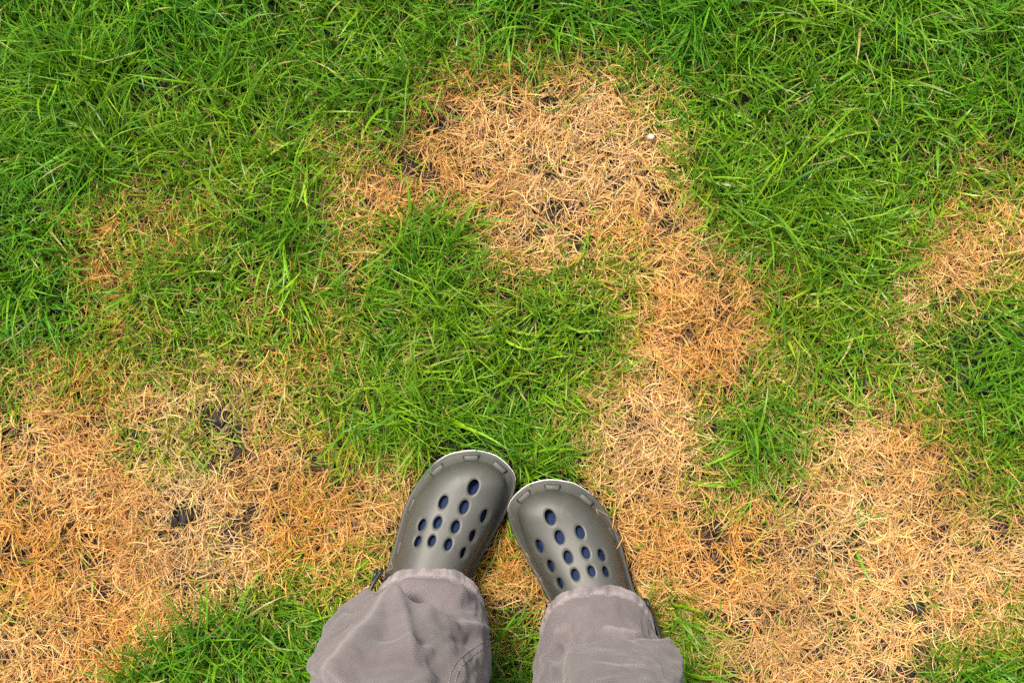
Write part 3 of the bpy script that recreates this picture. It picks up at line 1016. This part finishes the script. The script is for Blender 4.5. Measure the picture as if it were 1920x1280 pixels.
# ------------------------------------------------------------------ blades
def blade_mesh(name, mat, base, z0, length, width, az, tilt, bend, curl, roll, col0, col1, K=4, p=1.6, base_w=0.75, floor=0.001, shoes=True):
    N = len(az)
    t = np.linspace(0, 1, K + 1)
    def grow(az):
        pos = np.zeros((N, K + 1, 3)); pos[:, 0, 0] = base[:, 0]; pos[:, 0, 1] = base[:, 1]; pos[:, 0, 2] = z0
        dirs = np.zeros((N, K + 1, 3))
        for k in range(K + 1):
            th = tilt + bend * t[k] ** 1.2; aa = az + curl * t[k]
            dirs[:, k] = np.stack([np.sin(th) * np.cos(aa), np.sin(th) * np.sin(aa), np.cos(th)], 1)
        for k in range(K):
            pos[:, k + 1] = pos[:, k] + (dirs[:, k] + dirs[:, k + 1]) * 0.5 * (length / K)[:, None]
            zmin = soil_z(pos[:, k + 1, 0], pos[:, k + 1, 1]) + floor * (1 + (np.arange(N) % 5))
            pos[:, k + 1, 2] = np.maximum(pos[:, k + 1, 2], zmin)
        return pos, dirs
    def hits(pos):
        mid = (pos[:, 1:] + pos[:, :-1]) / 2
        q = np.concatenate([pos, mid], 1)
        x, y, z = q[..., 0], q[..., 1], q[..., 2]
        full = in_poly(POLY_L, x, y) | in_poly(POLY_R, x, y)
        core = in_poly(CORE_L, x, y) | in_poly(CORE_R, x, y)
        return ((full & (z < 0.041)) | (core & (z < 0.085))).any(1)
    pos, dirs = grow(az)
    if shoes:
        for turn in (math.pi, math.pi / 2, math.pi):          # blades against a shoe are pushed aside
            bad = hits(pos)
            az = np.where(bad, az + turn, az)
            pos, dirs = grow(az)
        ok = ~hits(pos)
        pos, dirs, width, roll, az, curl, col0, col1 = [q[ok] for q in (pos, dirs, width, roll, az, curl, col0, col1)]
        N = len(az)
    aa = az[:, None] + curl[:, None] * t[None]
    perp = np.stack([-np.sin(aa), np.cos(aa), np.zeros_like(aa)], -1)
    binv = np.cross(dirs, perp)
    wv = perp * np.cos(roll)[:, None, None] + binv * np.sin(roll)[:, None, None]
    prof = np.clip((base_w + (1 - base_w) * np.minimum(t / 0.35, 1)) * (1 - t ** (p * 2.2)), 0, 1)
    hw = width[:, None] * 0.5 * prof[None]
    A = pos[:, :K] - wv[:, :K] * hw[:, :K, None]
    B = pos[:, :K] + wv[:, :K] * hw[:, :K, None]
    nvb = 2 * K + 1
    V = np.zeros((N, nvb, 3))
    V[:, 0:2 * K:2] = A; V[:, 1:2 * K:2] = B; V[:, 2 * K] = pos[:, K]
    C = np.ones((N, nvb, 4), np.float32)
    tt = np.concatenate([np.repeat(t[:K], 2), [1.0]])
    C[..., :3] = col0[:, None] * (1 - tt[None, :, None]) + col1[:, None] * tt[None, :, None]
    off = (np.arange(N) * nvb)[:, None]
    quads = np.array([[2 * k, 2 * k + 1, 2 * k + 3, 2 * k + 2] for k in range(K - 1)]).ravel()
    tri = np.array([2 * K - 2, 2 * K - 1, 2 * K])
    loops = np.concatenate([quads, tri])[None] + off
    sizes = np.array([4] * (K - 1) + [3])
    me = bpy.data.meshes.new(name)
    nl = loops.size
    me.vertices.add(N * nvb); me.vertices.foreach_set('co', V.astype(np.float32).ravel())
    me.loops.add(nl); me.loops.foreach_set('vertex_index', loops.astype(np.int32).ravel())
    st = np.concatenate([[0], np.cumsum(sizes)[:-1]])[None] + (np.arange(N) * sizes.sum())[:, None]
    me.polygons.add(N * K); me.polygons.foreach_set('loop_start', st.astype(np.int32).ravel())
    me.polygons.foreach_set('use_smooth', np.ones(N * K, bool))
    at = me.color_attributes.new('Col', 'FLOAT_COLOR', 'POINT')
    at.data.foreach_set('color', C.ravel())
    me.update(calc_edges=True); me.validate()
    me.materials.append(mat)
    o = bpy.data.objects.new(name, me); link(o)
    print(name, N, 'blades', N * (2 * K - 1), 'tris')
    return o

def pick(pal, w, n):
    pal = np.array(pal, float); w = np.array(w, float); w /= w.sum()
    i = rng.choice(len(pal), n, p=w)
    c = pal[i]
    j = rng.choice(len(pal), n, p=w)
    m = rng.random((n, 1)) * 0.5
    return (c * (1 - m) + pal[j] * m) * rng.uniform(0.68, 1.05, (n, 1))

def scatter(maxd, x0, x1, y0, y1, dens):
    n = int(maxd * (x1 - x0) * (y1 - y0))
    x = rng.uniform(x0, x1, n); y = rng.uniform(y0, y1, n)
    d = dens(x, y)
    k = rng.random(n) * maxd < d
    return np.column_stack([x[k], y[k]])

NX, NY = 0.66, 0.47        # half size of the densely planted lawn
U = rng.uniform

def lean(x, y):            # combed direction of the sward
    return fbm(nC, x * 3.1 + 70, y * 3.1 + 20, 2) * 4 * math.pi

LUSH = [(0.072, 0.225, 0.006), (0.135, 0.320, 0.008), (0.036, 0.150, 0.007), (0.215, 0.400, 0.010), (0.044, 0.190, 0.022), (0.250, 0.410, 0.030)]
LUSH_W = [4, 4, 3.2, 3.4, 1.4, 1.3]
FINE = [(0.180, 0.310, 0.010), (0.290, 0.380, 0.014), (0.105, 0.260, 0.012), (0.400, 0.370, 0.020), (0.280, 0.390, 0.060)]
FINE_W = [4, 3, 3, 1.6, 0.8]
STRAW = [(0.680, 0.420, 0.160), (0.640, 0.330, 0.075), (0.760, 0.520, 0.235), (0.600, 0.380, 0.220), (0.470, 0.270, 0.110), (0.560, 0.430, 0.120), (0.550, 0.210, 0.060)]
STRAW_W = [4, 2.6, 2.6, 1.8, 1.6, 1.0, 0.6]
THATCH = [(0.220, 0.130, 0.060), (0.150, 0.085, 0.042), (0.360, 0.225, 0.105), (0.200, 0.110, 0.068)]
THATCH_W = [3, 3, 2, 1]

def near_lawn():
    # thatch: short brown litter close to the soil
    b = scatter(62000, -NX, NX, -NY, NY, lambda x, y: 17000 * (1 - 0.92 * smooth(0.35, 0.8, green(x, y))) * (1 - 0.93 * bare(x, y)))
    n = len(b); c = pick(THATCH, THATCH_W, n)
    o = blade_mesh('thatch', M_STRAW, b, soil_z(b[:, 0], b[:, 1]) + U(0.0, 0.006, n), U(0.012, 0.034, n), U(0.0007, 0.0014, n), U(0, 6.28, n), U(1.25, 1.6, n), U(-.2, .3, n), U(-.9, .9, n), U(-1.2, 1.2, n), c, c, K=2, p=3, base_w=1.0)
    tag(o, 'brown dead litter matted on the dark soil under the straw', 'thatch', kind='stuff')
    # straw
    def ds(x, y):
        g = green(x, y); k = fbm(nB, x * 85 + 11, y * 85, 2)
        return 140000 * (1 - smooth(0.04, 0.5, g) * 0.60 - 0.39 * smooth(0.48, 0.82, g)) * (0.16 + 1.2 * smooth(0.30, 0.62, k)) * (1 - 0.95 * bare(x, y))
    b = scatter(215000, -NX, NX, -NY, NY, ds)
    n = len(b); c = pick(STRAW, STRAW_W, n)
    az = U(0, 6.28, n)
    # most dead shoots still fan out of their old tufts
    tc = np.stack([np.floor(b[:, 0] / 0.021), np.floor(b[:, 1] / 0.021)], 1)
    jx = nA(tc[:, 0] * 0.73 + 5.1, tc[:, 1] * 0.91 + 2.7); jy = nB(tc[:, 0] * 0.83 + 1.3, tc[:, 1] * 0.67 + 8.2)
    cx = (tc[:, 0] + 0.15 + 0.7 * jx) * 0.021; cy = (tc[:, 1] + 0.15 + 0.7 * jy) * 0.021
    fan = rng.random(n) < 0.55
    k = U(0.05, 0.5, n)
    az = np.where(fan, np.arctan2(b[:, 1] - cy, b[:, 0] - cx) + rng.normal(0, .25, n), az)
    b = np.where(fan[:, None], np.column_stack([cx + (b[:, 0] - cx) * k, cy + (b[:, 1] - cy) * k]), b)
    h1 = fbm(nA, b[:, 0] * 9 + 5, b[:, 1] * 9, 2)[:, None]; h2 = fbm(nC, b[:, 0] * 13 + 5, b[:, 1] * 13 + 3, 2)[:, None]
    c = np.clip(c * np.array([1.13, 1.08, 0.94]) * (1 + (h1 - 0.5) * np.array([0.15, 0.55, 1.4])) * (0.84 + 0.36 * h2), 0, 0.85)
    g = green(b[:, 0], b[:, 1])
    z = soil_z(b[:, 0], b[:, 1]) + U(0.001, 0.015, n) * (0.4 + 0.6 * U(0, 1, n))
    o = blade_mesh('dry_grass', M_STRAW, b, z, U(0.011, 0.038, n), U(0.0006, 0.00110, n), az, np.clip(rng.normal(1.12, 0.34, n), 0.3, 1.6), U(-.2, .8, n), rng.normal(0, 1.0, n), U(-1.1, 1.1, n), c, c * U(0.9, 1.15, (n, 1)), K=4, p=1.7, base_w=0.9)
    tag(o, 'straw coloured dead grass lying in matted patches', 'dry grass', kind='stuff')
    # fine short green blades, growing in tufts
    def df(x, y):
        g = green(x, y)
        return (60000 * smooth(0.06, 0.50, g) * (1 - 0.72 * smooth(0.5, 0.9, g)) + 3600) * (1 - 0.75 * bare(x, y))
    b = scatter(64000, -NX, NX, -NY, NY, df)
    n = len(b); c = pick(FINE, FINE_W, n)
    g = green(b[:, 0], b[:, 1])
    c = c * (1 - 0.45 * smooth(0.45, 0.95, g)[:, None] * np.array([1.0, 0.35, 0.4]))
    az = lean(b[:, 0], b[:, 1]) + rng.normal(0, 1.7, n)
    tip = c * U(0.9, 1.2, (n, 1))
    dry = rng.random(n) < 0.22
    tip[dry] = np.array((0.50, 0.36, 0.12))
    o = blade_mesh('short_grass', M_GRASS, b, soil_z(b[:, 0], b[:, 1]), U(0.020, 0.046, n) * (0.85 + 0.35 * g), U(0.0011, 0.0020, n), az, np.clip(rng.normal(.65, .33, n), 0, 1.5), U(.1, 1.2, n), rng.normal(0, .5, n), U(-.9, .9, n), c, tip, K=4, p=1.5)
    tag(o, 'short thin yellowish green grass mixed with the straw', 'grass', kind='stuff')
    # long lush blades, in tufts
    def dl(x, y):
        g = green(x, y)
        return (6400 * smooth(0.33, 0.9, g) ** 1.15 + 110 * smooth(0.02, 0.3, g) + 25) * (1 - 0.6 * bare(x, y))
    cb = scatter(6600, -NX, NX, -NY, NY, dl)
    m = rng.integers(4, 10, len(cb))
    rep = np.repeat(np.arange(len(cb)), m); n = len(rep)
    ctr = cb[rep]; a0 = U(0, 6.28, n)
    b = ctr + np.column_stack([np.cos(a0), np.sin(a0)]) * (np.abs(rng.normal(0, .0065, n)))[:, None]
    g = green(b[:, 0], b[:, 1])
    tuft_a = lean(cb[:, 0], cb[:, 1])[rep]
    rad = rng.random(n) < 0.6
    az = np.where(rad, a0 + rng.normal(0, .5, n), tuft_a + rng.normal(0, 0.8, n))
    tone = pick(LUSH, LUSH_W, len(cb))[rep]
    c = tone * 0.45 + pick(LUSH, LUSH_W, n) * 0.55
    hue = fbm(nD, b[:, 0] * 6 + 33, b[:, 1] * 6, 2)[:, None]
    c = c * (1 + (hue - 0.5) * np.array([0.9, 0.25, 0.2]))
    wide = rng.random(n) < 0.06
    w = np.where(wide, U(0.0028, 0.0042, n), U(0.0013, 0.0024, n))
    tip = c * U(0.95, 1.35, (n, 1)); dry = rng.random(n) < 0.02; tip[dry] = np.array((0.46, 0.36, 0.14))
    o = blade_mesh('long_grass', M_GRASS, b, soil_z(b[:, 0], b[:, 1]), U(0.026, 0.072, n) * (0.66 + 0.5 * g) * (0.72 + 0.62 * smooth(0.3, 0.7, fbm(nB, b[:, 0] * 13 + 61, b[:, 1] * 13 + 7, 2))), w, az, np.clip(rng.normal(.42, .28, n), 0, 1.3), U(.2, 1.7, n), rng.normal(0, .6, n), U(-.8, .8, n), c, tip, K=6, p=1.25)
    tag(o, 'long lush green grass blades in dense tufts', 'grass', kind='stuff')
near_lawn()

def outer_lawn():
    def ring_scatter(dens, inner, outer):
        n = int(dens * 4 * outer * outer)
        x = U(-outer, outer, n); y = U(-outer, outer, n)
        k = ~((np.abs(x) < inner[0]) & (np.abs(y) < inner[1]))
        return np.column_stack([x[k], y[k]])
    for name, dens, inner, outer, wid, ln, K in (('outer_grass', 22000, (NX, NY), 1.05, (0.0020, 0.0034), (0.030, 0.07), 3), ('lawn_grass', 7000, (1.05, 1.05), 2.0, (0.003, 0.006), (0.035, 0.08), 3), ('far_grass', 300, (2.0, 2.0), 9.0, (0.010, 0.018), (0.05, 0.10), 2)):
        b = ring_scatter(dens, inner, outer); n = len(b)
        g = green(b[:, 0], b[:, 1])
        isg = rng.random(n) < smooth(0.15, 0.7, g)
        c = np.where(isg[:, None], pick(LUSH, LUSH_W, n), pick(STRAW, STRAW_W, n))
        L = U(*ln, n) * np.where(isg, 1.0, 0.75)
        tilt = np.where(isg, np.clip(rng.normal(.6, .35, n), 0, 1.4), np.clip(rng.normal(1.25, .25, n), .4, 1.6))
        o = blade_mesh(name, M_GRASS, b, soil_z(b[:, 0], b[:, 1]), L, U(*wid, n) * np.where(isg, 1, .7), U(0, 6.28, n), tilt, U(.1, 1.2, n), rng.normal(0, .5, n), U(-.9, .9, n), c, c, K=K, p=1.3, shoes=(name == 'outer_grass'))
        tag(o, {'outer_grass': 'patchy green and straw turf just around the near lawn', 'lawn_grass': 'patchy green and straw lawn a few paces off', 'far_grass': 'patchy lawn stretching away in the distance'}[name], 'grass', kind='stuff')
outer_lawn()

# ------------------------------------------------------------------ clods and the pale pebble
def lump(name, px, py, rx, ry, h, mat, label, cat, group=None, seed=0, rotz=0.0, sink=0.35):
    r = np.random.default_rng(seed)
    bm = bmesh.new()
    bmesh.ops.create_icosphere(bm, subdivisions=3, radius=1.0)
    ph = r.uniform(0, 6.28, 6)
    for v in bm.verts:
        d = 1 + 0.13 * math.sin(2.3 * v.co.x + ph[0]) + 0.11 * math.sin(3.1 * v.co.y + ph[1]) + 0.08 * math.sin(5 * v.co.z + ph[2]) + 0.05 * math.sin(7 * v.co.x + 6 * v.co.y + ph[3]) + 0.03 * math.sin(13 * v.co.y + 11 * v.co.z + ph[4])
        v.co = Vector((v.co.x * rx * d, v.co.y * ry * d, v.co.z * h * d))
    me = bpy.data.meshes.new(name); bm.to_mesh(me); bm.free()
    me.polygons.foreach_set('use_smooth', np.ones(len(me.polygons), bool))
    me.materials.append(mat)
    o = link(bpy.data.objects.new(name, me))
    x, y = px2w(px, py, 0.0)
    z = float(soil_z(np.array([float(x)]), np.array([float(y)]))[0])
    o.location = (float(x), float(y), z + h * (1 - 2 * sink) * 0.5)
    o.rotation_euler = (0, 0, rotz)
    tag(o, label, cat, group)

THREE = 'dark grey clod, one of three close together where thin grass meets straw'
CLODS = [(447, 851, .0085, .0065, .9, THREE), (408, 788, .009, .006, .3, THREE), (453, 811, .008, .005, .2, THREE),
         (352, 970, .0095, .0075, .5, 'larger of two dark clods lying side by side in the straw'),
         (326, 977, .006, .005, 0, 'smaller of two dark clods lying side by side in the straw'),
         (636, 826, .007, .005, .6, 'dark clod at the ragged edge of the green grass ahead of the clogs'),
         (1256, 374, .008, .006, 1.0, 'dark clod where the big round straw patch meets lush grass'),
         (1712, 1138, .011, .007, -.4, 'broad dark clod lying open in the widest straw patch'),
         (1700, 1258, .010, .008, .3, 'dark clod in straw next to a green tuft, near the broad clod'),
         (1342, 993, .008, .006, .2, 'dark clod in straw beside the clog whose toe is further back'),
         (1612, 722, .008, .006, .1, 'dark clod half hidden under the rim of lush grass above straw'),
         (526, 404, .008, .007, .6, 'dark clod in a hole deep among the green grass')]
for i, (px, py, rx, ry, rz, lab) in enumerate(CLODS):
    lump('soil_clod', px, py, rx, ry, 0.0085, M_CLOD, lab, 'clod', 'dark clods in the lawn', seed=i + 3, rotz=rz)
lump('pebble', 1220, 259, 0.0040, 0.0033, 0.0032, M_PEBBLE, 'small pale pinkish pebble on the straw beside the lush grass', 'pebble', seed=99, sink=-4.0)

# ------------------------------------------------------------------ blades that lean over the toes
def toe_blades():
    B = []; A = []; Ln = []; Tl = []; Bd = []; W = []
    for px, py, az, ln, tl, bd, w in [(946, 846, -2.2, .062, .25, 1.25, .0018), (958, 858, -2.6, .058, .2, 1.3, .0015), (925, 838, -1.9, .055, .25, 1.2, .0016), (936, 840, -2.9, .066, .3, 1.2, .0014), (975, 880, -2.7, .05, .2, 1.4, .0016),
                                      (1036, 890, -1.3, .066, .15, 1.35, .0015), (1046, 891, -1.75, .060, .2, 1.3, .0014), (1018, 893, -1.9, .056, .2, 1.3, .0014), (1000, 902, -1.2, .050, .2, 1.3, .0013), (1085, 899, -2.2, .052, .3, 1.1, .0014), (870, 836, -1.4, .048, .2, 1.2, .0014), (968, 990, -2.8, .05, .5, 1.0, .0014)]:
        x, y = px2w(px, py, 0.0); B.append((float(x), float(y))); A.append(az); Ln.append(ln); Tl.append(tl); Bd.append(bd); W.append(w)
    B = np.array(B); n = len(B); c = pick(LUSH, LUSH_W, n)
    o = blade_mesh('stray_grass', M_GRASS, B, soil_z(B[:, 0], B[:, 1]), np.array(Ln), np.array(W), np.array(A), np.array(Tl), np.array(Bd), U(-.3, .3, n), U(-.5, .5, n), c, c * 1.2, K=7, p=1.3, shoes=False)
    tag(o, 'few green grass blades leaning over the clog toes', 'grass', kind='stuff')
toe_blades()

def edge_blades():
    for name, isg_all, lab in (('lapping_grass', True, 'green grass blades lapping over the edges of the clogs'), ('lapping_straw', False, 'dry straw blades lapping over the edges of the clogs')):
        B = []; A = []
        for poly in (POLY_L, POLY_R):
            ctr = poly.mean(0)
            for i in rng.choice(len(poly), 240, replace=False):
                p = poly[i]; t = poly[(i + 1) % len(poly)] - poly[i - 1]; t = t / np.linalg.norm(t); nrm = np.array([t[1], -t[0]])
                if nrm @ (ctr - p) < 0: nrm = -nrm
                if p[1] < ctr[1] - 0.03: continue
                q = p - nrm * rng.uniform(0.003, 0.010)
                if in_poly(POLY_L, q[:1], q[1:]).any() or in_poly(POLY_R, q[:1], q[1:]).any(): continue
                g = green(q[:1], q[1:])[0]
                if (rng.random() < smooth(0.15, 0.6, g)) != isg_all or rng.random() < 0.35: continue
                B.append(q); A.append(math.atan2(nrm[1], nrm[0]) + rng.normal(0, .7))
        if not B: continue
        B = np.array(B); n = len(B)
        c = pick(LUSH, LUSH_W, n) if isg_all else pick(STRAW, STRAW_W, n)
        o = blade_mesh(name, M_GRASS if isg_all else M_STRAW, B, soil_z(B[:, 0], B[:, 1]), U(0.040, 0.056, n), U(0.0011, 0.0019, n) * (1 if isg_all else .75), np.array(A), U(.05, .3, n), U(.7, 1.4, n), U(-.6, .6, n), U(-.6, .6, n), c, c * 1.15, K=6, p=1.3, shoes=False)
        tag(o, lab, 'grass', kind='stuff')
edge_blades()
